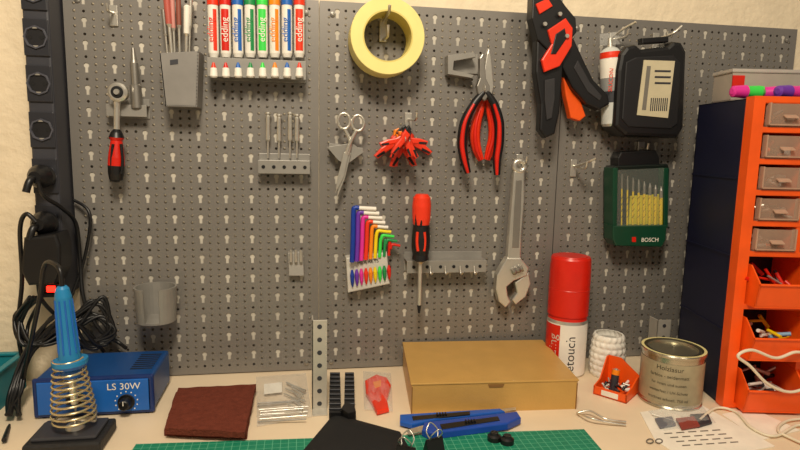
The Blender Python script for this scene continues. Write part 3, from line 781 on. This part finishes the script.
for k_ in range(8):
    z0,z1=rows[k_],rows[k_+1]
    if k_>0: cb(fw,W-fw,-.002,f0+.1,z0-.004,z0+.004,orange,.001)
    big=k_<3; nc=3 if big else 4; cw=(W-2*fw)/nc
    for q in range(nc):
        xa=fw+q*cw; xb=xa+cw
        if q>0: cb(xa-.004,xa+.004,-.001,f0+.1,z0,z1,orange,.001)
        if big:
            for xx in(xa+.003,xb-.005):
                g.ext([C(xx,-.022,z0+.006),C(xx,-.030,z0+(z1-z0)*.50),C(xx,-.004,z0+(z1-z0)*.80),C(xx,.08,z0+(z1-z0)*.80),C(xx,.08,z0+.006)],u*.002,orange,0)
            g.ext([C(xa+.003,-.022,z0+.006),C(xb-.003,-.022,z0+.006),C(xb-.003,-.030,z0+(z1-z0)*.5),C(xa+.003,-.030,z0+(z1-z0)*.5)],e*.002,orange,.0005)
            g.tube([C(xa+.003,-.030,z0+(z1-z0)*.5),C(xb-.003,-.030,z0+(z1-z0)*.5)],.002,orange,8)
            cb(xa+.003,xb-.003,-.022,.08,z0+.004,z0+.006,orange,0)
            cb(xa+.003,xb-.003,.078,.08,z0+.006,z1-.004,navy,0)
            pal={2:[red,red,dgrey,steel],1:[M('pale_blue','#7fa8c8'),yellow,M('pale_blue','#7fa8c8'),white],0:[white,steel,dgrey]}[k_]
            for _ in range(18):
                p=C(random.uniform(xa+.016,xb-.016),random.uniform(0,.05),z0+random.uniform(.016,.042)); v=Vector((random.uniform(-1,1),random.uniform(-.4,.4),random.uniform(-.2,.5))).normalized()
                g.tube([p,p+v*.024],random.uniform(.0015,.004),random.choice(pal),8)
        else:
            g.ext([C(xa+.006,-.004,z0+.007),C(xb-.006,-.004,z0+.007),C(xb-.006,-.004,z1-.008),C(xa+.006,-.004,z1-.008)],e*.002,clearg,.0005)
            for a_,b_ in((xa+.005,xa+.007),(xb-.007,xb-.005)): cb(a_,b_,-.006,.004,z0+.006,z1-.007,dedge,.0005)
            cb(xa+.005,xb-.005,-.006,-.002,z0+.006,z0+.008,dedge,.0005)
            mx=(xa+xb)/2
            g.ext([C(mx-.009,-.011,z0+(z1-z0)*.40),C(mx+.009,-.011,z0+(z1-z0)*.40),C(mx+.009,-.004,z0+(z1-z0)*.48),C(mx-.009,-.004,z0+(z1-z0)*.48)],Vector((0,0,-.0015)),dedge,0)
            cb(xa+.004,xb-.004,-.002,.1,z0+.004,z0+.006,clearg,0)
            for _ in range(11):
                p=C(random.uniform(xa+.010,xb-.014),random.uniform(.005,.035),z0+random.uniform(.010,.022)); v=Vector((random.uniform(-1,1),random.uniform(-.6,.6),random.uniform(-.2,.4))).normalized()
                g.tube([p,p+v*.012],random.uniform(.002,.004),random.choice([orange,white,dgrey,steeld,blackm,steel]),8)
g.done()
g=G('charging_cable'); o_=-fl.y+.045
g.wire([(812,386,o_),(790,392,o_),(768,384,o_),(750,366,o_),(738,356,o_-.0),(752,350,o_),(776,358,o_),(796,352,o_),(816,356,o_)],0,1.5,cr); g.done()
# on top of the cabinet
g=G('assortment_box'); 
def cbt(g,x0,x1,y0,y1,z0,z1,m,bev=.001): g.ext([C(x0,y0,z0),C(x1,y0,z0),C(x1,y1,z0),C(x0,y1,z0)],Vector((0,0,z1-z0)),m,bev)
cbt(g,.012,.20,.085,.14,Hc+.001,Hc+.044,M('box_grey','#a89f95',.4),.003); cbt(g,.010,.202,.083,.142,Hc+.044,Hc+.050,M('box_lid','#b9b2aa',.3),.002)
cbt(g,.012,.03,.0835,.086,Hc+.008,Hc+.040,red,0)
g.done()
for i,(c1,c2,x,y,an) in enumerate(((magenta,greenb,-.002,.05,10),(greenb,magenta,.03,.066,-15),(purple,magenta,.055,.035,20),(greenb,purple,.09,.06,5),(magenta,greenb,.115,.035,-8))):
    g=G('highlighter_pen'); rm=Matrix.Rotation(rad(an),3,'Z'); p=C(x,y,Hc+.0125); v=rm@u
    g.lathe(p-v*.005,v,[(0,.004,c1),(.002,.008,c1),(.022,.010,c1),(.024,.0085,c2),(.045,.010,c2),(.052,.006,c2),(.054,.003,c2)],c1,16); g.done()
# ---------- teal crate at left
g=G('teal_storage_box')
tl=M('teal_plastic','#1c7f8c',.45); dx=.14; d=.2; xr=T(20,392).x; yf=T(20,440).y-.03
hh=.055
g.box((xr-dx/2,yf+d/2,DZ+.002),(dx,d,.003),tl,.0005)
for s_ in(0,1):
    g.box((xr-dx*s_,yf+d/2,DZ+hh/2),(.003,d,hh),tl,.001); g.box((xr-dx/2,yf+d*s_,DZ+hh/2),(dx+.003,.003,hh),tl,.001)
    g.box((xr-dx*s_,yf+d/2,DZ+hh),(.009,d+.009,.004),tl,.001); g.box((xr-dx/2,yf+d*s_,DZ+hh),(dx+.009,.009,.004),tl,.001)
g.done()
# ---------- lights
def area(name,loc,target,size,power,col):
    l=bpy.data.lights.new(name,'AREA'); l.energy=power; l.color=col; l.size=size
    o=bpy.data.objects.new(name,l); o.location=loc; o.rotation_euler=(Vector(target)-Vector(loc)).to_track_quat('-Z','Y').to_euler(); sc.collection.objects.link(o)
area('ceiling_lamp',(-0.05,-1.0,1.95),(0.03,-.1,0.85),.25,16.5,(1,.87,.68))
area('room_lamp',(0.7,-1.7,2.2),(0.1,0,1.0),.6,5,(1,.84,.62))
w=bpy.data.worlds.new('w'); sc.world=w; w.use_nodes=True; w.node_tree.nodes['Background'].inputs[0].default_value=(1,.85,.66,1); w.node_tree.nodes['Background'].inputs[1].default_value=.22
cd=bpy.data.cameras.new('camera'); cd.sensor_width=36; cd.lens=F*36/800; cd.clip_start=.01
co=bpy.data.objects.new('camera',cd); co.matrix_world=Matrix.Translation(CAM)@R.to_4x4(); sc.collection.objects.link(co); sc.camera=co
